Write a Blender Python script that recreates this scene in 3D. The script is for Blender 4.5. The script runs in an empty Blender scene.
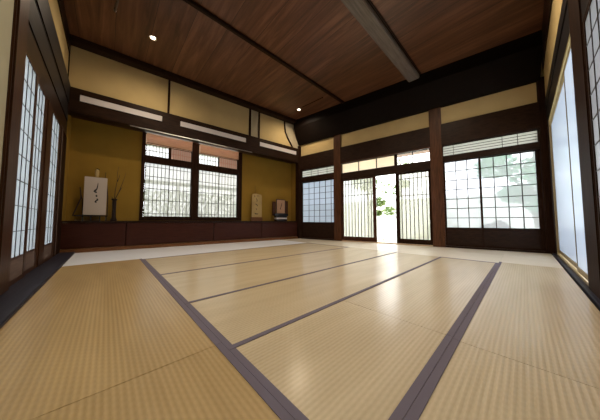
import bpy, bmesh, math, random
from mathutils import Vector, Matrix
random.seed(7)
PI = math.pi
C = bpy.context.scene.collection

# ------------------------------------------------------------------ materials
def mat(name, col, rough=.6, spec=.4, coat=0, metal=0):
    m = bpy.data.materials.new(name); m.use_nodes = True
    b = m.node_tree.nodes['Principled BSDF']
    b.inputs['Base Color'].default_value = (*col, 1)
    b.inputs['Roughness'].default_value = rough
    b.inputs['Specular IOR Level'].default_value = spec
    b.inputs['Metallic'].default_value = metal
    b.inputs['Coat Weight'].default_value = coat
    b.inputs['Coat Roughness'].default_value = .25
    return m
def nodes(m): return m.node_tree.nodes, m.node_tree.links, m.node_tree.nodes['Principled BSDF']
def ramp(N, pts):
    r = N.new('ShaderNodeValToRGB'); e = r.color_ramp.elements
    e[0].position, e[0].color = pts[0][0], (*pts[0][1], 1)
    e[1].position, e[1].color = pts[-1][0], (*pts[-1][1], 1)
    for p, c in pts[1:-1]:
        q = e.new(p); q.color = (*c, 1)
    return r
def wood(name, c1, c2, stretch, rough=.4, scale=6, spec=.12, bump=.15):
    """grain runs along the axis with the small stretch value"""
    m = mat(name, c1, rough, spec); N, L, b = nodes(m)
    tc = N.new('ShaderNodeTexCoord'); mp = N.new('ShaderNodeMapping')
    mp.inputs['Scale'].default_value = stretch
    no = N.new('ShaderNodeTexNoise'); no.inputs['Scale'].default_value = scale
    no.inputs['Detail'].default_value = 6; no.inputs['Roughness'].default_value = .6
    no.inputs['Distortion'].default_value = .6
    r = ramp(N, [(.3, c1), (.7, c2)])
    L.new(tc.outputs['Object'], mp.inputs[0]); L.new(mp.outputs[0], no.inputs['Vector'])
    L.new(no.outputs['Fac'], r.inputs[0]); L.new(r.outputs[0], b.inputs['Base Color'])
    bp = N.new('ShaderNodeBump'); bp.inputs['Strength'].default_value = bump; bp.inputs['Distance'].default_value = .004
    L.new(no.outputs['Fac'], bp.inputs['Height']); L.new(bp.outputs[0], b.inputs['Normal'])
    return m
def plaster(name, c, var=.12):
    m = mat(name, c, .9, .15); N, L, b = nodes(m)
    no = N.new('ShaderNodeTexNoise'); no.inputs['Scale'].default_value = 3; no.inputs['Detail'].default_value = 8
    tc = N.new('ShaderNodeTexCoord'); L.new(tc.outputs['Object'], no.inputs['Vector'])
    r = ramp(N, [(.3, tuple(x*(1-var) for x in c)), (.7, tuple(min(1, x*(1+var)) for x in c))])
    L.new(no.outputs['Fac'], r.inputs[0]); L.new(r.outputs[0], b.inputs['Base Color'])
    n2 = N.new('ShaderNodeTexNoise'); n2.inputs['Scale'].default_value = 180
    L.new(tc.outputs['Object'], n2.inputs['Vector'])
    bp = N.new('ShaderNodeBump'); bp.inputs['Strength'].default_value = .2; bp.inputs['Distance'].default_value = .002
    L.new(n2.outputs['Fac'], bp.inputs['Height']); L.new(bp.outputs[0], b.inputs['Normal'])
    return m
def tatami(name, c1, c2, axis, pitch=.0165):
    """ribs of the woven rush run along the other axis"""
    m = mat(name, c1, .5, .4, .55); N, L, b = nodes(m); b.inputs['Coat Roughness'].default_value = .22
    tc = N.new('ShaderNodeTexCoord'); sp = N.new('ShaderNodeSeparateXYZ'); L.new(tc.outputs['Object'], sp.inputs[0])
    def M(op, a, v=None, w=None):
        n = N.new('ShaderNodeMath'); n.operation = op
        for i, x in enumerate((a, v, w)):
            if x is None: continue
            if isinstance(x, (int, float)): n.inputs[i].default_value = x
            else: L.new(x, n.inputs[i])
        return n.outputs[0]
    across = sp.outputs[axis]; along = sp.outputs[1-axis]
    wave = M('SINE', M('MULTIPLY', across, 2*PI/pitch))
    # knots of the weave along each rib, alternating from rib to rib
    half = M('FLOOR', M('MULTIPLY', across, 1/pitch))
    kn = M('SINE', M('ADD', M('MULTIPLY', along, 2*PI/.028), M('MULTIPLY', half, PI)))
    h = M('ADD', M('MULTIPLY', wave, .5), M('MULTIPLY', kn, .14))
    no = N.new('ShaderNodeTexNoise'); no.inputs['Scale'].default_value = 1.0; no.inputs['Detail'].default_value = 5
    mp = N.new('ShaderNodeMapping'); mp.inputs['Scale'].default_value = (1.2, 9, 1) if axis == 1 else (9, 1.2, 1)
    L.new(tc.outputs['Object'], mp.inputs[0]); L.new(mp.outputs[0], no.inputs['Vector'])
    f = M('ADD', M('MULTIPLY', h, .28), no.outputs['Fac'])
    r = ramp(N, [(.15, c1), (.9, c2)]); L.new(f, r.inputs[0]); L.new(r.outputs[0], b.inputs['Base Color'])
    bp = N.new('ShaderNodeBump'); bp.inputs['Strength'].default_value = .45; bp.inputs['Distance'].default_value = .0025
    L.new(h, bp.inputs['Height']); L.new(bp.outputs[0], b.inputs['Normal'])
    return m
def pane(name, col, clear, trans=None, rough=.25):
    """thin sheet: part of the light goes straight through, part is scattered"""
    m = bpy.data.materials.new(name); m.use_nodes = True; N, L = m.node_tree.nodes, m.node_tree.links
    N.clear(); out = N.new('ShaderNodeOutputMaterial')
    t = N.new('ShaderNodeBsdfTranslucent'); t.inputs[0].default_value = (*col, 1)
    d = N.new('ShaderNodeBsdfDiffuse'); d.inputs[0].default_value = (.45, .44, .42, 1)
    g = N.new('ShaderNodeBsdfGlossy'); g.inputs['Roughness'].default_value = rough; g.inputs[0].default_value = (.8, .8, .8, 1)
    x = N.new('ShaderNodeBsdfTransparent'); x.inputs[0].default_value = (*(trans or (1, 1, 1)), 1)
    m1 = N.new('ShaderNodeMixShader'); m1.inputs[0].default_value = .22
    m2 = N.new('ShaderNodeMixShader'); m2.inputs[0].default_value = clear
    m3 = N.new('ShaderNodeMixShader'); fr = N.new('ShaderNodeFresnel'); fr.inputs[0].default_value = 1.15
    L.new(t.outputs[0], m1.inputs[1]); L.new(d.outputs[0], m1.inputs[2])
    L.new(m1.outputs[0], m2.inputs[1]); L.new(x.outputs[0], m2.inputs[2])
    L.new(fr.outputs[0], m3.inputs[0]); L.new(m2.outputs[0], m3.inputs[1]); L.new(g.outputs[0], m3.inputs[2])
    L.new(m3.outputs[0], out.inputs[0])
    return m
def glow(name, col, s):
    m = mat(name, col); b = m.node_tree.nodes['Principled BSDF']
    b.inputs['Emission Color'].default_value = (*col, 1); b.inputs['Emission Strength'].default_value = s
    return m
def leafm(name, a, b_):
    m = mat(name, a, .5, .3); N, L, b = nodes(m)
    no = N.new('ShaderNodeTexNoise'); no.inputs['Scale'].default_value = 5
    tc = N.new('ShaderNodeTexCoord'); L.new(tc.outputs['Object'], no.inputs['Vector'])
    r = ramp(N, [(.35, a), (.65, b_)]); L.new(no.outputs['Fac'], r.inputs[0]); L.new(r.outputs[0], b.inputs['Base Color'])
    return m

DK1, DK2 = (.012, .0055, .003), (.033, .0145, .0075)
M = dict(
    wx=wood('dark_wood_x', DK1, DK2, (.6, 9, 9)),
    wy=wood('dark_wood_y', DK1, DK2, (9, .6, 9)),
    wz=wood('dark_wood_z', DK1, DK2, (9, 9, .6), .65, 6, .05),
    blackw=wood('near_black_wood', (.004, .0022, .0014), (.010, .005, .003), (.6, 9, 9), .6, 6, .1),  # near-black, darker than the other dark woods
    red=wood('red_brown_wood', (.030, .011, .006), (.075, .027, .013), (9, 9, .6), .35),
    post=wood('post_wood', (.040, .016, .008), (.115, .046, .020), (9, 9, .5), .35),
    ledr=wood('shoji_frame_wood', (.020, .008, .004), (.062, .025, .011), (9, 9, .5), .4),
    creamp=plaster('cream_plaster', (.33, .31, .22), .05),
    cab=wood('cabinet_wood', (.030, .0085, .005), (.058, .017, .010), (9, .5, 9), .4),
    base=wood('base_board_wood', (.11, .045, .017), (.20, .085, .033), (9, .5, 9), .35),
    slate=wood('lintel_wood', (.010, .008, .008), (.024, .019, .018), (.6, 9, 9), .45),
    slatey=wood('lintel_wood_y', (.010, .008, .008), (.024, .019, .018), (9, .6, 9), .45),
    beam=wood('ceiling_beam_wood', (.13, .105, .085), (.22, .18, .15), (9, .5, 9), .45),
    skirt=wood('shoji_board_wood', (.10, .068, .056), (.16, .11, .09), (.6, 9, 9), .5),
    sill=wood('sill_wood', (.014, .014, .022), (.035, .034, .05), (.6, 9, 9), .4),
    pale=wood('glare_floor_board', (.80, .83, .90), (.88, .90, .95), (9, .35, 9), .3, 4, .5, .08),  # white-blue floor glare is painted into the board colour
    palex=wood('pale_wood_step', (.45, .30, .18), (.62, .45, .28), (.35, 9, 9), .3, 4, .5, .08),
    plas=plaster('ochre_plaster', (.52, .385, .18), .06),
    must=plaster('mustard_plaster', (.25, .145, .022), .06),
    pinkp=plaster('pale_plaster', (.43, .36, .24), .05),
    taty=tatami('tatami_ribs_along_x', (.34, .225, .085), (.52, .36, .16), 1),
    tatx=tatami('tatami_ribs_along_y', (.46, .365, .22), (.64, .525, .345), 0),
    heri=mat('border_cloth', (.15, .13, .165), .8, .2),
    paper=pane('shoji_paper', (.44, .47, .50), .0),
    papg=pane('garden_shoji_glass', (.42, .43, .37), .34),
    pap1=pane('corner_shoji_glass', (.27, .30, .35), .16, (.9, .95, 1)),
    pap2=pane('window_shoji_glass', (.35, .37, .375), .38, (.93, .95, 1)),
    papa=pane('alcove_shoji_glass', (.36, .36, .33), .24),
    frost=pane('frosted_glass_blue', (.56, .61, .69), .0),
    paper2=pane('bright_shoji_paper', (.38, .39, .42), .0),
    clear=pane('window_glass', (.9, .9, .9), .9),
    peach=pane('peach_paper', (.95, .84, .72), .0),
    blindp=pane('blind_behind_glass', (.40, .29, .24), .10, (.9, .7, .6)),
    blind=pane('reed_blind', (.55, .20, .09), .12, (.9, .5, .3)),
    grpap=pane('grey_shoji_paper', (.66, .66, .64), .0),
    white=mat('white_panel', (.62, .57, .56), .5),
    lat=mat('lattice_wood', (.035, .028, .024), .6),
    metal=mat('steel_rail', (.7, .7, .7), .3, .5, 0, 1),
    cream=mat('cream_frame', (.26, .20, .10), .5),
    scroll=mat('scroll_paper', (.48, .40, .33), .8, .1),
    plaque=plaster('plaque_card', (.40, .28, .12), .2),
    pinkc=plaster('pink_card', (.42, .25, .16), .15),
    ink=mat('black_ink', (.006, .005, .005), .6),
    black=mat('black_lacquer', (.008, .006, .006), .25, .5),
    vase=mat('dark_ceramic', (.016, .008, .007), .5, .2),
    twig=mat('dry_twig', (.035, .018, .010), .8),
    chrome=mat('lamp_ring', (.75, .72, .68), .25, .5, 0, .8),
    lamp=glow('lamp_face', (1, .9, .75), 9),
    strip=glow('warm_light_strip', (1, .60, .34), 14),
    gravel=plaster('garden_gravel', (.46, .50, .36), .1),
    moss=plaster('moss', (.30, .42, .12), .35),
    leaf=leafm('leaf_green', (.055, .11, .02), (.16, .22, .05)),
    leafd=leafm('leaf_deep_green', (.03, .30, .11), (.10, .45, .20)),
    bark=plaster('bark', (.12, .09, .06), .4),
    stone=plaster('garden_stone', (.02, .02, .024), .4),
    wallw=plaster('garden_wall_plaster', (.78, .78, .74), .05),
    eave=wood('eave_board', (.30, .16, .12), (.42, .25, .20), (.6, 9, 9), .6),
    bamboo=wood('bamboo', (.05, .06, .025), (.08, .09, .04), (9, .5, 9), .5),
    outw=mat('outer_wall', (.4, .36, .3), .9),
)
# ceiling: boards side by side across Y, grain along X, pale scratches
cm = mat('ceiling_boards', (.1, .04, .02), .38, .45); N, L, b = nodes(cm)
tc = N.new('ShaderNodeTexCoord'); sp = N.new('ShaderNodeSeparateXYZ'); L.new(tc.outputs['Object'], sp.inputs[0])
def MM(op, a, v=None):
    n = N.new('ShaderNodeMath'); n.operation = op
    for i, x in enumerate((a, v)):
        if x is None: continue
        if isinstance(x, (int, float)): n.inputs[i].default_value = x
        else: L.new(x, n.inputs[i])
    return n.outputs[0]
row = MM('FLOOR', MM('DIVIDE', sp.outputs[1], .42))
fr = MM('FRACT', MM('DIVIDE', sp.outputs[1], .42))
wn = N.new('ShaderNodeTexWhiteNoise'); wn.noise_dimensions = '1D'; L.new(row, wn.inputs['W'])
mp = N.new('ShaderNodeMapping'); mp.inputs['Scale'].default_value = (.55, 7, 1); L.new(tc.outputs['Object'], mp.inputs[0])
no = N.new('ShaderNodeTexNoise'); no.inputs['Scale'].default_value = 1.6; no.inputs['Detail'].default_value = 9
no.inputs['Roughness'].default_value = .65; no.inputs['Distortion'].default_value = .8
no.noise_dimensions = '4D'; L.new(mp.outputs[0], no.inputs['Vector']); L.new(MM('MULTIPLY', row, 3.7), no.inputs['W'])
r = ramp(N, [(.28, (.065, .026, .012)), (.5, (.14, .056, .026)), (.72, (.26, .115, .055))])
L.new(MM('ADD', no.outputs['Fac'], MM('MULTIPLY', MM('SUBTRACT', wn.outputs[0], .5), .14)), r.inputs[0])
gap = MM('LESS_THAN', fr, .012)
mx = N.new('ShaderNodeMix'); mx.data_type = 'RGBA'; L.new(gap, mx.inputs[0]); L.new(r.outputs[0], mx.inputs[6]); mx.inputs[7].default_value = (.025, .01, .006, 1)
L.new(mx.outputs[2], b.inputs['Base Color'])
bp = N.new('ShaderNodeBump'); bp.inputs['Strength'].default_value = .3; bp.inputs['Distance'].default_value = .006
L.new(no.outputs['Fac'], bp.inputs['Height']); L.new(bp.outputs[0], b.inputs['Normal'])
M['ceil'] = cm

# ------------------------------------------------------------------ mesh helpers
ORIG = {}
def build(name, bm, m, parent=None, bevel=0):
    if bevel:
        bmesh.ops.bevel(bm, geom=list(bm.edges), offset=bevel, segments=2, affect='EDGES', clamp_overlap=True)
    bmesh.ops.recalc_face_normals(bm, faces=bm.faces)
    org = Vector((0, 0, 0))
    if parent is not None:
        org = ORIG[parent.name].copy()
        for v in bm.verts: v.co -= org
    me = bpy.data.meshes.new(name); bm.to_mesh(me); bm.free()
    me.materials.append(M[m])
    o = bpy.data.objects.new(name, me); C.objects.link(o)
    if parent is not None: o.parent = parent
    ORIG[o.name] = org
    return o
def empty(name, loc, label=None, cat=None, group=None, kind=None):
    o = bpy.data.objects.new(name, None); C.objects.link(o); o.location = loc
    o.empty_display_size = .1; ORIG[o.name] = Vector(loc)
    tag(o, label, cat, group, kind); return o
def tag(o, label=None, cat=None, group=None, kind=None):
    if label: o['label'] = label
    if cat: o['category'] = cat
    if group: o['group'] = group
    if kind: o['kind'] = kind
    return o
def struct(name, bm, m, bevel=0, label=None):
    return tag(build(name, bm, m, None, bevel), label, None, None, 'structure')
def smooth(o):
    for p in o.data.polygons: p.use_smooth = True
    return o

TA, TB = .080, .184
LY, WX = -4.690, 4.842
class Frame:
    """a wall: s runs along it, z up, n into the room"""
    def __init__(f, o, d, n): f.o, f.d, f.n = Vector(o), Vector(d).normalized(), Vector(n).normalized()
    def p(f, s, z, n=0): return f.o + f.d*s + f.n*n + Vector((0, 0, z))
    def box(f, bm, s0, s1, z0, z1, n0, n1):
        vs = [bm.verts.new(f.p(s, z, n)) for s in (s0, s1) for z in (z0, z1) for n in (n0, n1)]
        for q in ((0, 1, 3, 2), (4, 6, 7, 5), (0, 4, 5, 1), (2, 3, 7, 6), (0, 2, 6, 4), (1, 5, 7, 3)):
            bm.faces.new([vs[i] for i in q])
        return bm
    def b(f, *a): return f.box(bmesh.new(), *a)
FA = Frame((0, 0, 0), (-math.sin(TA), -math.cos(TA), 0), (math.cos(TA), -math.sin(TA), 0))
FB = Frame((0, 0, 0), (math.cos(TB), math.sin(TB), 0), (math.sin(TB), -math.cos(TB), 0))
FL = Frame((LY*math.tan(TA), LY, 0), (1, 0, 0), (0, 1, 0))
FR = Frame((WX, WX*math.tan(TB), 0), (0, -1, 0), (-1, 0, 0))
LA = 4.75; LB = 4.925; LL = 7.2; LR = 7.6
def prism(poly, z0, z1):
    bm = bmesh.new()
    a = [bm.verts.new((x, y, z0)) for x, y in poly]; b_ = [bm.verts.new((x, y, z1)) for x, y in poly]
    bm.faces.new(a); bm.faces.new(b_)
    for i in range(len(poly)):
        j = (i+1) % len(poly); bm.faces.new((a[i], a[j], b_[j], b_[i]))
    return bm
def profile(F, prof, s0, s1):
    bm = bmesh.new()
    a = [bm.verts.new(F.p(s0, z, n)) for n, z in prof]; b_ = [bm.verts.new(F.p(s1, z, n)) for n, z in prof]
    bm.faces.new(a); bm.faces.new(b_)
    for i in range(len(prof)):
        j = (i+1) % len(prof); bm.faces.new((a[i], a[j], b_[j], b_[i]))
    return bm
def tube(bm, pts, radii, seg=8, caps=True):
    pts = [Vector(p) for p in pts]; rings = []
    for i, p in enumerate(pts):
        t = (pts[min(i+1, len(pts)-1)] - pts[max(i-1, 0)]).normalized()
        a = t.orthogonal().normalized() if abs(t.z) < .99 else Vector((1, 0, 0))
        if rings: a = (prev - t*prev.dot(t)).normalized()
        prev = a; c = t.cross(a)
        r = radii[i] if isinstance(radii, (list, tuple)) else radii
        rings.append([bm.verts.new(p + (a*math.cos(2*PI*k/seg) + c*math.sin(2*PI*k/seg))*r) for k in range(seg)])
    for i in range(len(rings)-1):
        for k in range(seg):
            bm.faces.new((rings[i][k], rings[i][(k+1) % seg], rings[i+1][(k+1) % seg], rings[i+1][k]))
    if caps: bm.faces.new(rings[0]); bm.faces.new(rings[-1])
    return bm
def lathe(bm, c, prof, seg=24):
    c = Vector(c); rings = []
    for r, z in prof:
        rings.append([bm.verts.new(c + Vector((r*math.cos(2*PI*k/seg), r*math.sin(2*PI*k/seg), z))) for k in range(seg)])
    for i in range(len(rings)-1):
        for k in range(seg):
            bm.faces.new((rings[i][k], rings[i][(k+1) % seg], rings[i+1][(k+1) % seg], rings[i+1][k]))
    bm.faces.new(rings[0]); bm.faces.new(rings[-1])
    return bm

CZ = 3.45        # ceiling height
# ------------------------------------------------------------------ room shell
outline = [(-1.2, -5.4), (5.4, -5.4), (5.4, 1.35), (-1.2, .2)]
struct('floor', prism([(-.95, -5.0), (5.25, -5.0), (5.25, 1.05), (-.6, -.05)], -.14, -.056), 'base')
bm = prism([(-.9, -5.0), (5.1, -5.0), (5.1, 1.25), (-.6, .15)], CZ, CZ+.08)
struct('ceiling', bm, 'ceil')
# ceiling beams along Y
def yb(x0, x1, z0, n, m, y0=-4.8, y1=.7):
    bm = bmesh.new()
    vs = [bm.verts.new((x, y, z)) for x in (x0, x1) for y in (y0, y1) for z in (z0, CZ)]
    for q in ((0, 1, 3, 2), (4, 6, 7, 5), (0, 4, 5, 1), (2, 3, 7, 6), (0, 2, 6, 4), (1, 5, 7, 3)): bm.faces.new([vs[i] for i in q])
    return struct(n, bm, m, .012)
yb(1.575, 1.645, CZ-.045, 'trim_1', 'wy', y1=.0)
yb(3.02, 3.225, CZ-.085, 'trim_2', 'beam', y1=.3)
yb(3.226, 3.262, CZ-.03, 'trim_3', 'wy', y1=.3)

# ---- wall A (alcove wall, left side of the picture)
AD = .35   # depth of the alcove
struct('wall_alcove', FA.b(-.1, LA+.1, 2.62, CZ, -.12, 0), 'plas', 0)
# back of the alcove around the window
bm = bmesh.new()
for s0, s1, z0, z1 in ((-.12, 1.66, .505, 2.6), (3.76, LA+.4, .505, 2.6), (1.66, 3.76, .505, .53), (1.66, 3.76, 2.4, 2.6)):
    FA.box(bm, s0, s1, z0, z1, -AD-.10, -AD)
struct('wall_alcove_back', bm, 'must')
struct('wall_alcove_foot', FA.b(-.12, LA+.4, -.15, .51, -AD-.10, -AD-.01), 'outw')
bm = bmesh.new(); FA.box(bm, -.12, .05, .3, 2.6, -AD, -.05)
struct('wall_alcove_side', bm, 'must')
struct('wall_alcove_left', FA.b(LA-.01, LA+.12, .512, 2.6, -AD, -.06), 'must')
struct('trim_4', FA.b(0, LA, 3.36, CZ, 0, .17), 'wy', .01)                 # cornice
struct('trim_5', FA.b(-.05, LA, 2.245, 2.665, -.12, .045), 'wy', .01)        # lintel
struct('trim_6', FA.b(-.1, LA+.1, 2.30, 2.36, -AD, -.12), 'red')          # soffit of the alcove
k = 7
for s0, s1 in ((1.585, 1.635), (1.335, 1.375), (3.35, 3.385)):
    struct('trim_%d' % k, FA.b(s0, s1, 2.66, 3.37, 0, .03), 'wz', .004); k += 1
bm = FA.b(1.376, 1.584, 2.666, 3.359, 0, .006); struct('trim_%d' % k, bm, 'pinkp'); k += 1
# curved post at the far end with pale plaster beside it
def curve_s(z):
    pts = [(3.36, .56), (3.2, .545), (3.05, .52), (2.9, .44), (2.75, .33), (2.665, .27)]
    for (z1, s1), (z0, s0) in zip(pts, pts[1:]):
        if z >= z0: return s0 + (s1-s0)*(z-z0)/(z1-z0)
    return pts[-1][1]
bm = bmesh.new()
zs = [3.36-i*.695/16 for i in range(17)]
tube(bm, [FA.p(curve_s(z), z, .015) for z in zs], .02, 8); smooth(struct('trim_%d' % k, bm, 'wz')); k += 1
bm = bmesh.new()
for n0 in (0.0, .005):
    pass
a = [bm.verts.new(FA.p(curve_s(z), z, .007)) for z in zs]; b_ = [bm.verts.new(FA.p(.0, z, .007)) for z in zs]
a2 = [bm.verts.new(FA.p(curve_s(z), z, .0)) for z in zs]; b2 = [bm.verts.new(FA.p(.0, z, .0)) for z in zs]
for i in range(16):
    bm.faces.new((a[i], a[i+1], b_[i+1], b_[i])); bm.faces.new((a2[i], b2[i], b2[i+1], a2[i+1])); bm.faces.new((a[i], a2[i], a2[i+1], a[i+1]))
struct('trim_%d' % k, bm, 'pinkp'); k += 1
# corner posts
struct('trim_%d' % k, FA.b(-.06, .075, -.05, 2.75, -.10, .06), 'wz', .006); k += 1
struct('trim_%d' % k, FA.b(LA-.02, LA+.02, -.05, 3.4, -.05, .005), 'wz', .006); k += 1
# metal rail under the lintel over the window
struct('trim_%d' % k, FA.b(1.55, 3.95, 2.238, 2.252, .02, .036), 'metal'); k += 1

# ---- wall B (garden wall, right side of the picture)
struct('wall_garden', FB.b(-.1, LB+.1, 2.40, CZ, -.12, 0), 'plas')
struct('trim_%d' % k, profile(FB, [(0, 2.775), (.06, 2.79), (.28, 3.22), (.28, CZ), (0, CZ)], 0, LB-.05), 'blackw'); k += 1
struct('trim_%d' % k, FB.b(0, LB, 2.00, 2.435, -.10, .03), 'wx', .008); k += 1    # lintel
for s0, s1, mm in ((1.155, 1.365, 'post'), (3.335, 3.545, 'post'), (4.84, 5.0, 'wz')):
    struct('trim_%d' % k, FB.b(s0, s1, -.05, 2.83, -.11, .035), mm, .01); k += 1
struct('trim_%d' % k, FB.b(.08, 1.155, 1.655, 1.80, -.09, .015), 'wx', .005); k += 1
struct('trim_%d' % k, FB.b(3.545, 4.84, 1.665, 1.785, -.09, .015), 'wx', .005); k += 1
struct('trim_%d' % k, FB.b(1.365, 3.335, 1.565, 1.745, -.09, .015), 'wx', .005); k += 1
struct('trim_%d' % k, FB.b(1.365, 3.335, 1.99, 2.02, .0, .055), 'red', .005); k += 1
struct('trim_%d' % k, FB.b(1.365, 3.335, -.05, .02, -.12, .03), 'palex', .004); k += 1   # threshold
struct('trim_%d' % k, FB.b(.08, 1.155, -.05, .035, -.09, .02), 'wx', .004); k += 1
struct('trim_%d' % k, FB.b(3.545, 4.84, -.05, .03, -.09, .02), 'wx', .004); k += 1

def lattice(F, s0, s1, z0, z1, n, cols, rows, w=.010, d=.012, extra=()):
    """glazing bars of one pane as one mesh; cols / rows are counts of fields or lists of positions"""
    bm = bmesh.new()
    cs = cols if isinstance(cols, (list, tuple)) else [s0+(s1-s0)*i/cols for i in range(1, cols)]
    rs = rows if isinstance(rows, (list, tuple)) else [z0+(z1-z0)*i/rows for i in range(1, rows)]
    for s in cs: F.box(bm, s-w/2, s+w/2, z0, z1, n, n+d)
    for z in rs: F.box(bm, s0, s1, z-w/2, z+w/2, n-.001, n+d-.002)
    return bm
def frame(F, s0, s1, z0, z1, n0, n1, l, r, b_, t):
    bm = bmesh.new()
    F.box(bm, s0, s0+l, z0, z1, n0, n1); F.box(bm, s1-r, s1, z0, z1, n0, n1)
    if b_: F.box(bm, s0+l, s1-r, z0, z0+b_, n0, n1)
    if t: F.box(bm, s0+l, s1-r, z1-t, z1, n0, n1)
    return bm
def panel(name, F, s0, s1, z0, z1, n, fr, cols, rows, glass, m='wz', latm='lat', w=.010, th=.03, board=0, boardm='wx', handle=None, lab=None, solid=.003, flat=False):
    """a sliding screen: frame, glazing bars, pane and lower board"""
    root = empty(name, F.p((s0+s1)/2, z0, n), lab, None, None, 'structure')
    if flat: th = .010
    l, r, b_, t = fr
    build('screen_frame', frame(F, s0, s1, z0, z1, n-th/2, n+th/2, l, r, b_, t), m, root)
    zb = z0+b_
    if board:
        build('lower_board', F.b(s0+l, s1-r, zb, zb+board, n-.003, n+.003), boardm, root)
        bb = F.b(s0+l, s1-r, zb+board, zb+board+.022, n-th*.4, n+th*.4); build('middle_rail', bb, m, root)
        zb += board+.022
    build('pane', F.b(s0+l, s1-r, zb, z1-t, n-.012, n-.009) if not flat else F.b(s0+l, s1-r, zb, z1-t, n-.003, n), glass, root)
    build('lattice', lattice(F, s0+l, s1-r, zb, z1-t, n-.008 if not flat else n+.001, cols, rows, w, .012 if not flat else .004), latm, root)
    if handle:
        hs, hz = handle
        build('door_pull', F.b(hs-.008, hs+.008, hz-.03, hz+.03, n+th/2, n+th/2+.006), 'black', root, .003)
    return root
# bay 1: small shoji beside the corner
panel('window_1', FB, .075, 1.155, .035, 1.655, -.035, (.03, .03, .03, .03), [.32, .50, .68, .87, 1.04], 7, 'pap1', board=.39, boardm='wx', w=.011)
# bay 2: two sliding lattice doors with a gap
def slats(a, b_, n): return [a+(b_-a)*(i+.5)/n for i in range(n)]
panel('door_1', FB, 1.365, 2.235, .02, 1.565, -.02, (.045, .075, .10, .03), slats(1.43, 2.155, 9), [1.15, 1.44], 'papg', 'red', w=.014)
panel('door_2', FB, 2.655, 3.335, .02, 1.565, -.055, (.075, .045, .10, .03), slats(2.735, 3.285, 7), [1.06, 1.43], 'papg', 'wz', w=.014)
# bay 3: wide window of two shoji
panel('window_2', FB, 3.545, 4.105, .03, 1.665, -.03, (.03, .024, .03, .01), 3, 7, 'pap2', board=.30, w=.012, handle=(4.09, .83))
panel('window_3', FB, 4.09, 4.84, .03, 1.665, -.062, (.024, .045, .03, .01), 4, 7, 'pap2', board=.30, w=.012)
# transom lights above
def ranma(name, F, s0, s1, z0, z1, cols, rows, glass, n=-.04, w=.009, fr=.012):
    root = empty(name, F.p((s0+s1)/2, z0, n), None, None, None, 'structure')
    build('screen_frame', frame(F, s0, s1, z0, z1, n-.012, n+.012, fr, fr, fr, fr), 'wx', root)
    build('pane', F.b(s0+fr, s1-fr, z0+fr, z1-fr, n-.010, n-.007), glass, root)
    build('lattice', lattice(F, s0+fr, s1-fr, z0+fr, z1-fr, n-.006, cols, rows, w), 'lat', root)
ranma('window_4', FB, .075, 1.155, 1.80, 2.0, [.40, .63, .92], 3, 'grpap', w=.007)
ranma('window_5', FB, 1.365, 2.655, 1.745, 2.0, [1.816, 2.25], [], 'peach', w=.022)
ranma('window_6', FB, 2.695, 3.335, 1.745, 2.0, [3.01], [1.87], 'clear', w=.016)
struct('trim_%d' % k, FB.b(2.655, 2.695, 1.745, 2.0, -.07, .0), 'wz'); k += 1
ranma('window_7', FB, 3.545, 4.84, 1.785, 2.0, [3.72, 4.41, 4.60], 4, 'grpap', w=.007)

# ---- left wall of shoji
struct('wall_left', FL.b(-.1, LL, 2.6, CZ, -.16, -.045), 'plas')
struct('trim_%d' % k, FL.b(-.05, LL, 3.22, CZ, -.045, -.03), 'wx', .003); k += 1
struct('trim_%d' % k, FL.b(-.02, LL, 2.38, 2.70, -.08, -.005), 'slate', .01); k += 1
struct('trim_%d' % k, FL.b(-.02, LL, 2.10, 2.38, -.08, -.015), 'slate', .01); k += 1
struct('trim_%d' % k, FL.b(-.02, LL, 1.83, 2.10, -.10, -.022), 'wx', .008); k += 1
struct('trim_%d' % k, FL.b(-.02, LL, -.06, .018, -.16, .155), 'sill', .006); k += 1
panel('door_3', FL, 1.915, 2.44, .018, 1.84, -.012, (.065, .095, .035, .03), 3, 8, 'paper', 'ledr', 'lat', w=.007, flat=True, board=.15, boardm='skirt')
panel('door_4', FL, 1.42, 1.94, .018, 1.84, -.026, (.085, .075, .035, .03), 3, 8, 'paper', 'ledr', 'lat', w=.007, flat=True, board=.15, boardm='skirt')
struct('trim_%d' % k, FL.b(1.205, 1.415, .018, 1.84, -.09, -.010), 'ledr', .008); k += 1
panel('door_5', FL, .56, 1.20, .018, 1.84, -.020, (.085, .085, .035, .03), 3, 8, 'paper', 'ledr', 'lat', w=.007, flat=True, board=.15, boardm='skirt')
struct('trim_%d' % k, FL.b(.0, .54, .018, 1.84, -.09, -.01), 'wz', .006); k += 1
struct('trim_%d' % k, FL.b(.42, .45, .018, 1.84, -.01, -.006), 'skirt'); k += 1
struct('trim_%d' % k, FL.b(2.455, 2.675, .018, 3.22, -.10, .022), 'ledr', .01); k += 1
struct('trim_%d' % k, FL.b(2.675, 3.10, .018, 2.4, -.1, .0), 'creamp'); k += 1
for i, s in enumerate((3.11, 3.80, 4.49)):
    panel('door_%d' % (6+i), FL, s, s+.68, .018, 1.84, -.03, (.03, .03, .035, .03), 4, 8, 'paper', 'red', 'lat', w=.008)
struct('trim_%d' % k, FL.b(5.175, LL, .018, 1.84, -.1, .02), 'plas'); k += 1

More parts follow.
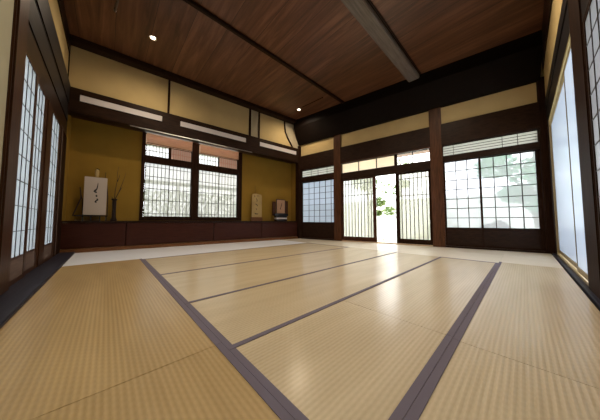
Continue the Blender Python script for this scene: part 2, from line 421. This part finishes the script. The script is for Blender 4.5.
# ---- right wall: glazed screens, then shoji
struct('wall_right', FR.b(-.1, LR, 2.4, CZ, -.12, -.005), 'plas')
struct('trim_%d' % k, FR.b(0, LR, 2.95, CZ, -.005, .006), 'wy', .008); k += 1
struct('trim_%d' % k, FR.b(0, LR, 2.26, 2.42, -.06, .005), 'slatey', .01); k += 1
struct('trim_%d' % k, FR.b(0, LR, 2.01, 2.26, -.08, -.003), 'slatey', .01); k += 1
struct('trim_%d' % k, FR.b(0, LR, -.06, .012, -.16, .03), 'sill', .005); k += 1
struct('trim_%d' % k, FR.b(-.05, .30, .0, 2.01, -.09, .0), 'wz', .006); k += 1
bm = frame(FR, .31, 2.485, .012, 2.01, -.040, .0, .02, .03, .022, .02)
FR.box(bm, .33, 2.455, 1.94, 1.95, -.03, -.004)
struct('trim_%d' % k, bm, 'cream', .003); k += 1
def gpanel(name, s0, s1, n):
    root = empty(name, FR.p((s0+s1)/2, .045, n), None, None, None, 'structure')
    build('screen_frame', frame(FR, s0, s1, .045, 1.93, n-.006, n+.006, .016, .016, .05, .02), 'cream', root, .002)
    build('pane', FR.b(s0+.016, s1-.016, .095, 1.91, n+.0, n+.003), 'frost', root)
    bm = bmesh.new(); FR.box(bm, s0+.03, s0+.037, .095, 1.91, n+.0032, n+.005); FR.box(bm, s1-.05, s1-.043, .095, 1.91, n+.0032, n+.005)
    build('glazing_strip', bm, 'lat', root)
gpanel('door_9', .332, 1.95, -.024)
gpanel('door_10', 1.93, 2.454, -.010)
struct('trim_%d' % k, FR.b(2.487, 2.86, -.01, 2.3, -.10, .006), 'wz', .006); k += 1
for i in range(3):
    s = 2.865+i*.82
    panel('door_%d' % (11+i), FR, s, s+.815, .015, 1.80, -.008, (.03, .03, .04, .03), 5, 9, 'paper2', 'wz', 'lat', w=.007, board=.25, flat=True)
struct('trim_%d' % k, FR.b(2.86, 5.62, 1.80, 2.01, -.08, -.002), 'slatey'); k += 1
struct('trim_%d' % k, FR.b(5.32, 5.62, .012, 1.80, -.1, .0), 'plas'); k += 1

# ------------------------------------------------------------------ alcove platform
R = empty('alcove_shelf', FA.p(LA/2, 0, -.1), 'dark brown ledge board running the full width of the alcove wall', 'ledge')
build('shelf_board', FA.b(.076, LA-.005, .478, .510, -AD, .012), 'wy', R, .004)
build('base_board', FA.b(.076, LA-.005, -.05, .062, -AD, .03), 'base', R, .006)
joints = [.08, 1.235, 2.43, 3.94, LA-.006]
labs = ['low red-brown cupboard front under the ledge, nearest the room corner',
        'low red-brown cupboard front under the right half of the lattice window',
        'low red-brown cupboard front under the left half of the lattice window',
        'low red-brown cupboard front under the calligraphy stand, beside the left shoji']
for i in range(4):
    a_, c_ = joints[i]+.004, joints[i+1]-.004
    R = empty('alcove_cupboard', FA.p((a_+c_)/2, .065, -.1), labs[i], 'cupboard', 'cupboards under the alcove ledge')
    build('body', FA.b(a_, c_, .064, .476, -AD, -.018), 'cab', R)
    build('door', FA.b(a_+.004, c_-.004, .070, .468, -.017, -.003), 'cab', R, .003)

# ------------------------------------------------------------------ alcove window
F = FA; n = -AD-.03
root = empty('window_8', F.p(2.7, .52, n), None, None, None, 'structure')
bm = frame(F, 1.66, 3.76, .515, 2.36, n-.05, n+.06, .105, .06, .075, .05)
F.box(bm, 2.705, 2.845, .59, 2.31, n-.05, n+.055)
F.box(bm, 1.765, 3.70, 1.705, 1.84, n-.05, n+.05)
build('window_frame', bm, 'wz', root)
def sash(s0, s1, name, split, nn):
    r2 = build(name, frame(F, s0, s1, .59, 1.705, nn-.012, nn+.014, .012, .012, .012, .012), 'wz', root)
    return r2
for s0, s1 in ((1.767, 2.243), (2.232, 2.703), (2.848, 3.283), (3.272, 3.698)):
    nn = n if s0 in (1.767, 2.848) else n+.03
    r2 = sash(s0, s1, 'sash', 0, nn)
    build('pane', F.b(s0+.012, s1-.012, .602, 1.693, nn-.008, nn-.006), 'papa', r2)
    build('lattice', lattice(F, s0+.012, s1-.012, .602, 1.693, nn-.005, 6, [.66, .93, 1.17, 1.42, 1.62], .010), 'lat', r2)
for s0, s1, blind in ((1.767, 2.243, 1), (2.25, 2.703, 0), (2.848, 3.262, 1), (3.29, 3.698, 0)):
    r2 = build('transom_sash', frame(F, s0, s1, 1.842, 2.09, n-.01, n+.01, .012, .012, .012, .012), 'wz', root)
    build('pane', F.b(s0+.012, s1-.012, 1.854, 2.078, n-.006, n-.004), 'blindp' if blind else 'papg', r2)
    build('lattice', lattice(F, s0+.012, s1-.012, 1.854, 2.078, n-.003, 7 if not blind else 9, [1.96], .010 if not blind else .014), 'lat' if not blind else 'eave', r2)
bm = bmesh.new()
F.box(bm, 2.243, 2.25, 1.84, 2.09, n-.02, n+.03); F.box(bm, 3.262, 3.29, 1.84, 2.09, n-.02, n+.03)
build('mullion', bm, 'wz', root)
# reed blind hanging inside behind the lintel
def blind(s0, s1, z0, nn, lab):
    R = empty('reed_blind', F.p((s0+s1)/2, z0, nn), lab, 'blind', 'reed blinds above the lattice window')
    bm = bmesh.new(); z = z0+.012
    while z < 2.285:
        tube(bm, [F.p(s0, z, nn), F.p(s1, z, nn)], .0052, 5); z += .0108
    build('reed_sheet', bm, 'eave2', R)
    build('bottom_rail', F.b(s0, s1, z0, z0+.012, nn-.007, nn+.007), 'red', R, .002)
M['eave2'] = wood('reed', (.36, .20, .12), (.50, .31, .20), (9, .5, 9), .6)
blind(1.78, 2.69, 2.075, n+.10, 'orange-brown reed blind rolled high over the right pair of lattice panes')
blind(2.86, 3.69, 2.075, n+.10, 'orange-brown reed blind rolled high over the left pair of lattice panes')
# warm strip lamp tucked behind the lintel
R = empty('strip_lamp', F.p(2.72, 2.27, -.13), 'thin warm strip lamp tucked under the lintel above the lattice window', 'lamp')
build('housing', F.b(1.75, 3.70, 2.272, 2.297, -.150, -.126), 'metal', R)
build('lamp_tube', F.b(1.76, 3.69, 2.264, 2.272, -.146, -.130), 'strip', R)

# ------------------------------------------------------------------ white slots in the lintel
for s0, s1, lab in ((3.47, 4.59, 'long white panel set in the dark lintel above the calligraphy stand'),
                    (1.73, 3.155, 'long white panel set in the dark lintel above the lattice window'),
                    (.16, 1.345, 'long white panel set in the dark lintel nearest the room corner')):
    R = empty('lintel_panel', FA.p((s0+s1)/2, 2.45, .046), lab, 'panel', 'white panels in the lintel')
    build('panel_face', FA.b(s0, s1, 2.455, 2.56, .046, .052), 'white', R)
    build('panel_edge', frame(FA, s0-.008, s1+.008, 2.447, 2.568, .046, .055, .008, .008, .008, .008), 'wy', R)

# ------------------------------------------------------------------ tatami mats
def rectmat(x0, x1, y0, y1, ax, lab, her, m=None, top=0.0):
    """her: sides that carry a cloth border, of 'x0 x1 y0 y1'"""
    g = .0008; x0 += g; x1 -= g; y0 += g; y1 -= g
    return polymat([(x0, y0), (x1, y0), (x1, y1), (x0, y1)], ax, lab, her, m, top)
HW = .025
def polymat(poly, ax, lab, her, m=None, top=0.0, name='tatami_mat', cat='tatami mat', group='tatami mats on the floor'):
    cx = sum(p[0] for p in poly)/len(poly); cy = sum(p[1] for p in poly)/len(poly)
    R = empty(name, (cx, cy, -.055), lab, cat, group)
    build('mat_surface' if cat == 'tatami mat' else 'board_surface', prism(poly, -.055, top), m or ('taty' if ax == 'x' else 'tatx'), R, .001)
    cen = Vector((cx, cy))
    for e in her:
        hz = .0018+.0004*e
        a = Vector(poly[e]); b_ = Vector(poly[(e+1) % len(poly)]); d = (b_-a).normalized(); nn = Vector((-d.y, d.x))
        if (cen-a).dot(nn) < 0: nn = -nn
        q = [a, b_, b_+nn*HW, a+nn*HW]
        build('cloth_border', prism([tuple(v) for v in q], top, top+hz), 'heri', R)
    return R
YN, YF = -3.825, -.73      # near and far end of the middle block
X = [1.085, 2.21, 3.12, 3.735, 4.305, 4.80]
YS = -3.075
# edges of a rectangle: 0 = near (y0), 1 = right (x1), 2 = far (y1), 3 = left (x0)
rectmat(X[0], X[1], YN, YF, 'y', 'tatami mat farthest left of the middle block, along the pale strip by the alcove wall', [0, 1, 2, 3])
rectmat(X[1], X[2], YN, YF, 'y', 'second tatami mat of the middle block counted from the alcove wall', [0, 1])
rectmat(X[2], X[3], YN, YF, 'y', 'third tatami mat of the middle block counted from the alcove wall', [0, 1])
rectmat(X[3], X[4], YN, YS, 'y', 'near tatami mat at the bottom centre, between the two wide dark borders', [0, 1])
rectmat(X[3], X[4], YS, YF, 'y', 'tatami mat beyond the thin seam, ending at the sliding doors', [1, 2])
rectmat(X[4], X[5], YS-.02, -.62, 'y', 'tatami mat along the frosted glass screens of the right wall', [3])
rectmat(X[4], X[5], -4.5, YS-.02, 'y', 'near right tatami mat at the bottom right corner of the photo', [3])
rectmat(1.03, 3.665, -4.535, YN, 'x', 'long tatami mat along the dark sill of the left shoji', [2])
rectmat(3.665, X[4], -4.535, YN, 'x', 'tatami mat at the bottom left corner of the photo, nearer than the thin seam', [2])
# strips along alcove and garden walls; floor glare is painted into their colour
def onA(y): return y*math.tan(TA)*1.0
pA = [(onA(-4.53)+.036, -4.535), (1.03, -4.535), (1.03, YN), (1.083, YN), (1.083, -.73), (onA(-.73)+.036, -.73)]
polymat(pA, 'x', 'smooth board strip on the floor along the alcove cupboards, whitened with painted glare', [], 'pale', -.001, 'floor_board', 'floor board', 'border boards with painted glare')
def onB(x): return x*math.tan(TB)
pB = [(onA(-.73)+.036, -.727), (X[4], -.727), (X[4], onB(X[4])-.042), (.06, onB(.06)-.042)]
M['tat_glare'] = tatami('glare_tatami', (.70, .62, .48), (.82, .75, .62), 1)  # paler than the other mats: glare by the doors put into the colour
polymat(pB, 'x', 'tatami strip in front of the garden doors and small corner shoji, glare painted in', [], 'tat_glare', 0)
pC = [(X[4]+.002, -.618), (X[5], -.618), (X[5], onB(X[5])-.042), (X[4]+.002, onB(X[4])-.042)]
polymat(pC, 'x', 'small tatami piece in the far right corner by the glass screens', [], 'tat_glare', 0)

# ------------------------------------------------------------------ ceiling lamps
def downlight(x, y, lab, power=None):
    R = empty('downlight', (x, y, CZ), lab, 'ceiling light', 'recessed ceiling lights')
    bm = bmesh.new()
    seg = 28; pr = [(.034, -.006), (.050, -.012), (.056, -.006), (.056, 0), (.034, 0)]
    rings = [[bm.verts.new((x+r*math.cos(2*PI*i/seg), y+r*math.sin(2*PI*i/seg), CZ+z)) for i in range(seg)] for r, z in pr]
    for j in range(5):
        for i in range(seg): bm.faces.new((rings[j][i], rings[j][(i+1) % seg], rings[(j+1) % 5][(i+1) % seg], rings[(j+1) % 5][i]))
    smooth(build('lamp_ring', bm, 'chrome', R))
    bm = bmesh.new(); lathe(bm, (x, y, CZ), [(.001, -.010), (.02, -.008), (.034, -.003), (.034, -.001)], 20)
    smooth(build('lamp_face', bm, 'lamp', R))
    ld = bpy.data.lights.new('downlight_beam', 'SPOT'); ld.energy = power or DOWN; ld.color = (1, .82, .60); ld.spot_size = 2.95; ld.spot_blend = .9; ld.shadow_soft_size = .05
    lo = bpy.data.objects.new('lamp_beam', ld); C.objects.link(lo); lo.parent = R; lo.location = (0, 0, -.03)
    return R
DOWN = 60
downlight(.585, -3.75, 'small round recessed ceiling light above the calligraphy stand')
downlight(.60, -.575, 'small round recessed ceiling light near the far room corner')
for x, y, lab in ((1.95, -3.35, 'added unseen fill light near the left shoji, out of the picture above'),
                  (3.5, -3.5, 'added unseen fill light right above the near floor corner'),
                  (3.95, -1.35, 'added unseen fill light near the right wall, out of the picture above'),
                  (2.8, -2.6, 'added unseen fill light over the middle of the near mats')):
    downlight(x, y, lab, 35 if y < -3.2 else 115)  # these four are added above the view to brighten the room
R = empty('ceiling_rail', (.85, -4.2, CZ), 'short grey metal rail on the dark ceiling at the top left', 'rail')
bm = bmesh.new(); tube(bm, [(.74, -4.212, CZ-.012), (1.02, -4.182, CZ-.012)], .012, 8); smooth(build('rail', bm, 'beam', R))
bm = bmesh.new(); lathe(bm, (.76, -4.21, CZ-.012), [(.016, -.004), (.016, .012)], 12); build('end_clip', bm, 'metal', R)
R = empty('ceiling_track', (1.05, -.56, CZ), 'thin dark track on the ceiling beside the far ceiling light', 'track')
bm = bmesh.new(); tube(bm, [(.74, -.60, CZ-.008), (1.38, -.53, CZ-.008)], .008, 6); build('track', bm, 'black', R)
bm = bmesh.new(); lathe(bm, (1.38, -.53, CZ-.010), [(.014, -.004), (.014, .010)], 12); build('end_clip', bm, 'black', R)

# ------------------------------------------------------------------ things on the alcove ledge
def stroke(R, F, pts, n, th=.0012):
    """a brush stroke: pts = (s, z, half width)"""
    bm = bmesh.new(); L_, R_ = [], []
    for i, (s, z, w) in enumerate(pts):
        a = pts[max(i-1, 0)]; b_ = pts[min(i+1, len(pts)-1)]
        d = Vector((b_[0]-a[0], b_[1]-a[1])).normalized(); q = Vector((-d.y, d.x))*w
        L_.append((s+q.x, z+q.y)); R_.append((s-q.x, z-q.y))
    tp = [[bm.verts.new(F.p(s, z, n+th)) for s, z in side] for side in (L_, R_)]
    bt = [[bm.verts.new(F.p(s, z, n)) for s, z in side] for side in (L_, R_)]
    for i in range(len(pts)-1):
        bm.faces.new((tp[0][i], tp[0][i+1], tp[1][i+1], tp[1][i]))
        bm.faces.new((tp[0][i], tp[0][i+1], bt[0][i+1], bt[0][i])); bm.faces.new((tp[1][i], tp[1][i+1], bt[1][i+1], bt[1][i]))
    build('brush_stroke', bm, 'ink', R)
ZS = .5105
# calligraphy board on its easel  (s grows to the left of the picture)
na = -.17
R = empty('calligraphy_stand', FA.p(4.345, ZS, na), 'white paper board with black brush writing on a dark easel, on the alcove ledge', 'scroll')
build('paper_board', FA.b(4.230, 4.515, .61, 1.265, na, na+.012), 'scroll', R, .003)
stroke(R, FA, [(4.347, 1.17, .003), (4.351, 1.11, .006), (4.360, 1.06, .008), (4.377, 1.035, .014), (4.389, 1.02, .012), (4.370, 1.005, .014), (4.355, .995, .004)], na+.012)
stroke(R, FA, [(4.355, .960, .003), (4.361, .945, .012), (4.357, .930, .010), (4.349, .925, .003)], na+.012)
stroke(R, FA, [(4.343, .895, .004), (4.349, .885, .012), (4.343, .870, .010), (4.365, .850, .010), (4.370, .835, .013), (4.355, .822, .005)], na+.012)

bm = bmesh.new()
FA.box(bm, 4.205, 4.615, .585, .602, na-.02, na+.03)
for s in (4.225, 4.305, 4.415, 4.515): FA.box(bm, s-.008, s+.008, ZS, .585, na-.005, na+.01)
build('easel_ledge', bm, 'black', R)
bm = bmesh.new()
tube(bm, [FA.p(4.635, .59, na-.02), FA.p(4.550, .90, na-.03), FA.p(4.570, 1.08, na-.04)], [.008, .009, .006], 6)
tube(bm, [FA.p(4.520, .59, na-.02), FA.p(4.530, .86, na-.03), FA.p(4.560, .98, na-.03)], [.007, .008, .005], 6)
tube(bm, [FA.p(4.215, .59, na-.02), FA.p(4.217, .92, na-.025), FA.p(4.245, 1.25, na-.03)], [.009, .009, .006], 6)
build('easel_leg', bm, 'twig', R)
bm = bmesh.new(); lathe(bm, FA.p(4.367, 1.266, na-.0), [(.022, 0), (.026, .04), (.028, .10), (.024, .125), (.012, .14)], 16)
smooth(build('top_knob', bm, 'plaque', R))
bm = bmesh.new(); tube(bm, [FA.p(4.390, 1.385, na), FA.p(4.365, 1.415, na), FA.p(4.340, 1.40, na)], [.008, .012, .007], 8)
smooth(build('top_cap', bm, 'black', R))
bm = bmesh.new(); tube(bm, [FA.p(4.260, 1.265, na), FA.p(4.258, 1.37, na)], .004, 6); build('pin', bm, 'black', R)
# low tray behind the easel
R = empty('wooden_tray', FA.p(4.5, ZS, -.28), 'flat yellowish wooden tray lying under the calligraphy stand', 'tray')
build('tray_base', FA.b(4.34, 4.62, ZS, .522, -.33, -.25), 'plaque', R, .003)
build('tray_rim', frame(FA, 4.335, 4.625, .522, .534, -.335, -.245, .006, .006, .003, .003), 'base', R)
# vase with bare branches
c = FA.p(4.125, ZS, -.18)
R = empty('branch_vase', c, 'slim dark vase holding bare branches, between calligraphy stand and window', 'vase')
bm = bmesh.new(); lathe(bm, c, [(.045, 0), (.045, .02), (.030, .06), (.027, .20), (.030, .33), (.026, .36), (.043, .385), (.047, .395), (.036, .395), (.018, .36)], 24)
smooth(build('vase_body', bm, 'vase', R))
for pts in ([(4.125, .89), (4.120, 1.05), (4.100, 1.22), (4.100, 1.38), (4.085, 1.50)],
            [(4.120, .89), (4.070, 1.03), (4.035, 1.16), (4.005, 1.28), (3.980, 1.40)],
            [(4.070, 1.03), (4.040, 1.10), (4.020, 1.13)],
            [(4.130, .89), (4.155, .93), (4.175, .945)],
            [(4.100, 1.22), (4.075, 1.30), (4.070, 1.36)]):
    bm = bmesh.new(); tube(bm, [FA.p(s, z, -.18+.01*i) for i, (s, z) in enumerate(pts)], [.0065*(1-.75*i/(len(pts)-1)) for i in range(len(pts))], 6)
    smooth(build('branch', bm, 'twig', R))
# cream tablet with writing
nb = -.26
R = empty('writing_tablet', FA.p(1.27, ZS, nb), 'tall cream tablet with faint dark writing, standing right of the lattice window', 'tablet')
bm = bmesh.new()
pr = [(1.12, ZS+.1), (1.405, ZS+.1), (1.405, 1.19), (1.385, 1.225), (1.30, 1.24), (1.14, 1.225), (1.12, 1.19)]
a = [bm.verts.new(FA.p(s, z, nb)) for s, z in pr]; b_ = [bm.verts.new(FA.p(s, z, nb+.02)) for s, z in pr]
bm.faces.new(a); bm.faces.new(b_)
for i in range(len(pr)): j = (i+1) % len(pr); bm.faces.new((a[i], a[j], b_[j], b_[i]))
build('tablet_board', bm, 'plaque', R)
n_ = nb+.02
stroke(R, FA, [(1.35, 1.19, .004), (1.32, 1.17, .010), (1.34, 1.15, .006)], n_); stroke(R, FA, [(1.27, 1.20, .003), (1.24, 1.18, .007), (1.20, 1.185, .004)], n_)
stroke(R, FA, [(1.29, 1.12, .003), (1.27, 1.09, .008), (1.25, 1.05, .008), (1.28, 1.03, .004)], n_)
stroke(R, FA, [(1.31, .97, .003), (1.28, .95, .010), (1.25, .93, .008), (1.24, .90, .003)], n_)
stroke(R, FA, [(1.30, .85, .003), (1.27, .83, .009), (1.27, .80, .004)], n_)
stroke(R, FA, [(1.33, .72, .004), (1.30, .70, .013), (1.25, .695, .010), (1.22, .71, .004)], n_)

build('foot', FA.b(1.10, 1.425, ZS, ZS+.1, nb-.02, nb+.04), 'base', R, .004)
bm = bmesh.new(); tube(bm, [FA.p(1.31, 1.235, nb+.004), FA.p(1.315, 1.46, nb+.004)], .003, 6); build('hanging_cord', bm, 'twig', R)
# small framed writing on a stack
nc = -.20
R = empty('picture_stand', FA.p(.5, ZS, nc), 'small dark-framed pinkish card with one brush mark, on the ledge near the corner', 'framed card')
build('card', FA.b(.395, .665, .735, 1.115, nc, nc+.008), 'pinkc', R)
build('card_frame', frame(FA, .375, .685, .715, 1.135, nc-.006, nc+.014, .02, .02, .02, .02), 'twig', R, .003)
build('side_wing', FA.b(.26, .37, .66, 1.10, nc-.03, nc-.016), 'red', R, .003)
build('side_wing', FA.b(.69, .80, .66, 1.06, nc-.03, nc-.016), 'red', R, .003)
build('foot', FA.b(.30, .76, .655, .715, nc-.05, nc+.05), 'black', R, .003)
stroke(R, FA, [(.50, 1.03, .003), (.515, .96, .012), (.53, .90, .009), (.55, .86, .013), (.525, .83, .004)], nc+.008); 
for i, (m_, z0, z1, lab) in enumerate((('black', ZS, .56, 'black flat box at the bottom of the stack under the framed card'),
                                       ('white', .561, .605, 'white flat box between two black ones under the framed card'),
                                       ('black', .606, .654, 'black flat box directly beneath the small framed card'))):
    R = empty('flat_box', FA.p(.52, z0, nc), lab, 'box', 'flat boxes under the framed card')
    build('box_body', FA.b(.36, .70, z0, z1-.014, nc-.07, nc+.07), m_, R, .003)
    build('box_lid', FA.b(.355, .705, z1-.014, z1, nc-.075, nc+.075), m_, R, .003)

# ------------------------------------------------------------------ garden outside
struct('ground_garden', prism([(-14, -14), (14, -14), (14, 16), (-14, 16)], -.45, -.35), 'gravel')
struct('trim_%d' % k, FB.b(-.3, 5.3, -.15, -.04, -.95, -.12), 'palex'); k += 1         # veranda boards
struct('trim_%d' % k, profile(FB, [(-.12, 2.50), (-1.1, 2.22), (-1.1, 2.27), (-.12, 2.58)], -1.5, 6.5), 'eave'); k += 1
struct('trim_%d' % k, profile(FA, [(-.47, 2.60), (-1.3, 2.32), (-1.3, 2.38), (-.47, 2.68)], -1.0, 5.5), 'eave'); k += 1
def foliage(name, c, rad, nleaf, size, m, parent, squash=1.0):
    bm = bmesh.new(); c = Vector(c)
    for i in range(nleaf):
        while True:
            d = Vector((random.uniform(-1, 1), random.uniform(-1, 1), random.uniform(-1, 1)))
            if .25 < d.length < 1: break
        d = Vector((d.x*rad, d.y*rad, d.z*rad*squash)); p = c+d
        u = Vector((random.uniform(-1, 1), random.uniform(-1, 1), random.uniform(-.6, .6))).normalized(); v = u.orthogonal().normalized()
        v = Matrix.Rotation(random.uniform(0, 6.28), 3, u) @ v; s = size*random.uniform(.7, 1.3)
        q = [p-u*s, p-u*s*.2+v*s*.38, p+u*s, p-u*s*.2-v*s*.38]
        bm.faces.new([bm.verts.new(x) for x in q])
    return build(name, bm, m, parent)
def tree(loc, h, crowns, nleaf, size, m, lab, tr=.07):
    R = empty('garden_tree', loc, lab, 'tree', 'garden trees')
    loc = Vector(loc); bm = bmesh.new()
    tube(bm, [loc+Vector((.06*math.sin(i*1.7), .05*math.cos(i*2.1)-.05, h*i/6)) for i in range(7)], [tr*(1-.09*i) for i in range(7)], 8)
    for dx, dy, z, r in crowns:
        tube(bm, [loc+Vector((0, 0, max(.2, z*.6))), loc+Vector((dx*.6, dy*.6, z*.85)), loc+Vector((dx, dy, z))], [tr*.5, tr*.35, tr*.15], 6)
    smooth(build('trunk', bm, 'bark', R))
    for dx, dy, z, r in crowns:
        foliage('foliage', loc+Vector((dx, dy, z)), r, nleaf, size, m, R, .7)
    return R
def bush(loc, r, nleaf, size, m, lab, squash=.7):
    R = empty('garden_bush', loc, lab, 'bush', 'garden bushes')
    loc = Vector(loc); bm = bmesh.new()
    for i in range(7):
        a = i*.9; tube(bm, [loc+Vector((0, 0, -.02)), loc+Vector((math.cos(a)*r*.4, math.sin(a)*r*.4, r*.5)), loc+Vector((math.cos(a)*r*.8, math.sin(a)*r*.8, r*1.0*squash))], [.012, .008, .003], 5)
    build('stems', bm, 'bark', R); foliage('foliage', loc+Vector((0, 0, r*squash)), r, nleaf, size, m, R, squash)
def gp(s, n, z=-.35): return FB.p(s, z, n)
tree(gp(1.15, -2.9), 3.2, [(.15, .0, 2.2, .45), (.33, .0, 1.55, .28), (.30, 0, 1.15, .16), (-.4, .2, 2.4, .5)], 420, .055, 'leaf', 'leafy green tree seen at the left edge of the open door gap', .05)
tree(gp(5.35, -2.8), 3.2, [(.1, 0, 2.1, .6), (-.35, .2, 1.6, .35), (.2, -.1, 1.3, .4), (-.7, 0, 2.4, .5)], 500, .08, 'leafd', 'deep green tree behind the right side of the wide shoji window', .07)
tree(gp(1.95, -4.4), 3.8, [(.1, 0, 3.1, .40), (-.45, 0, 2.2, .4), (.15, 0, 2.35, .28), (-.5, 0, 1.3, .3)], 260, .06, 'leaf', 'thin tree far back in the garden beyond the open door gap', .05)
M['leafk'] = leafm('leaf_dark', (.012, .014, .010), (.03, .035, .02))
bush(gp(3.25, -2.0), .42, 190, .03, 'leafk', 'dark twiggy bush close behind the right lattice door', 1.0)
bush(gp(1.75, -2.3), .30, 90, .03, 'leafk', 'small sparse bush behind the left lattice door', 1.0)
bush(gp(2.6, -4.8), .32, 110, .045, 'leaf', 'low green bush far back in the open door gap', .6)
bush(gp(3.4, -3.8), .6, 400, .06, 'leaf', 'broad light green bush behind the left part of the wide window', .7)
# rock beside the window
R = empty('garden_rock', gp(4.42, -1.3), 'dark rounded garden rock behind the bottom of the wide shoji window', 'rock')
bm = bmesh.new(); bmesh.ops.create_icosphere(bm, subdivisions=3, radius=.3)
for v in bm.verts: v.co = gp(4.42, -1.3) + Vector((v.co.x*1.1, v.co.y*.8, .47+v.co.z*1.2+.03*math.sin(v.co.x*19)+.03*math.cos(v.co.y*23)))
for v in bm.verts: v.co.z = max(v.co.z, -.352)
smooth(build('rock', bm, 'stone', R))
# garden walls and hedge
struct('wall_garden_far', FB.b(-4, 9, -.4, 1.5, -5.6, -5.4), 'wallw')
R = empty('hedge', FA.p(2.7, -.35, -3.2), 'clipped green hedge running behind the alcove lattice window', 'hedge')
bm = bmesh.new()
for i in range(5200):
    p = FA.p(random.uniform(-.8, 6.4), random.uniform(-.35, 1.5), random.uniform(-3.45, -3.0))
    u = Vector((random.uniform(-1, 1), random.uniform(-1, 1), random.uniform(-.6, .6))).normalized(); v = u.orthogonal().normalized(); s = random.uniform(.05, .09)
    bm.faces.new([bm.verts.new(x) for x in (p-u*s, p+v*s*.5, p+u*s, p-v*s*.5)])
M['leafp'] = leafm('leaf_pale', (.24, .30, .15), (.34, .40, .24))
build('foliage', bm, 'leafp', R)
R = empty('bamboo_fence', FA.p(2.7, -.35, -2.6), 'low bamboo rail fence crossing behind the alcove lattice window', 'fence')
bm = bmesh.new(); tube(bm, [FA.p(-.8, 1.66, -2.6), FA.p(6.4, 1.66, -2.6)], .06, 8); build('rail', bm, 'bamboo', R)
for s in (-.6, 1.1, 2.8, 4.5, 6.2):
    bm = bmesh.new(); tube(bm, [FA.p(s, -.35, -2.6), FA.p(s, 1.72, -2.6)], .03, 8); build('post', bm, 'bamboo', R)

# ------------------------------------------------------------------ light
w = bpy.data.worlds.new('overcast_sky'); bpy.context.scene.world = w; w.use_nodes = True
N, L = w.node_tree.nodes, w.node_tree.links; N.clear()
out = N.new('ShaderNodeOutputWorld'); bg = N.new('ShaderNodeBackground'); bg.inputs[1].default_value = 9
tc = N.new('ShaderNodeTexCoord'); no = N.new('ShaderNodeTexNoise'); no.inputs['Scale'].default_value = 1.6; no.inputs['Detail'].default_value = 4
r = ramp(N, [(.35, (.85, .90, 1.0)), (.62, (1, .97, .92))])
L.new(tc.outputs['Generated'], no.inputs['Vector']); L.new(no.outputs['Fac'], r.inputs[0]); L.new(r.outputs[0], bg.inputs[0]); L.new(bg.outputs[0], out.inputs[0])
def portal(F, s0, s1, z0, z1, n):
    ld = bpy.data.lights.new('daylight_opening', 'AREA'); ld.shape = 'RECTANGLE'; ld.size = s1-s0; ld.size_y = z1-z0
    ld.cycles.is_portal = True
    o = bpy.data.objects.new('daylight_opening', ld); C.objects.link(o)
    o.location = F.p((s0+s1)/2, (z0+z1)/2, n)
    o.rotation_euler = (-F.n).to_track_quat('Z', 'Y').to_euler()
portal(FB, 1.37, 3.34, .02, 2.0, -.15); portal(FB, 3.55, 4.84, .3, 2.0, -.15); portal(FB, .1, 1.15, .3, 2.0, -.15)
portal(FA, 1.7, 3.75, .55, 2.3, -AD-.16)
portal(FL, .6, 5.2, .1, 1.85, -.2); portal(FR, .3, 2.5, .1, 2.0, -.2); portal(FR, 2.8, 5.3, .1, 2.0, -.2)

# ------------------------------------------------------------------ camera
cd = bpy.data.cameras.new('camera'); cam = bpy.data.objects.new('camera', cd); C.objects.link(cam)
cd.sensor_fit = 'HORIZONTAL'; cd.sensor_width = 36; cd.lens = 207.9/600*36; cd.clip_start = .02
yaw, pit = math.radians(47.066), math.radians(3.114)
f = Vector((-math.sin(yaw)*math.cos(pit), math.cos(yaw)*math.cos(pit), math.sin(pit)))
cam.location = (4.5317, -4.1915, .5); cam.rotation_euler = f.to_track_quat('-Z', 'Y').to_euler()
S = bpy.context.scene; S.camera = cam
S.view_settings.view_transform = 'Standard'; S.view_settings.look = 'None'; S.view_settings.gamma = 1; S.view_settings.exposure = .1
S.view_settings.use_curve_mapping = False
S.cycles.use_denoising = True; S.cycles.max_bounces = 10; S.cycles.diffuse_bounces = 6; S.cycles.transparent_max_bounces = 16
S.cycles.sample_clamp_indirect = 12
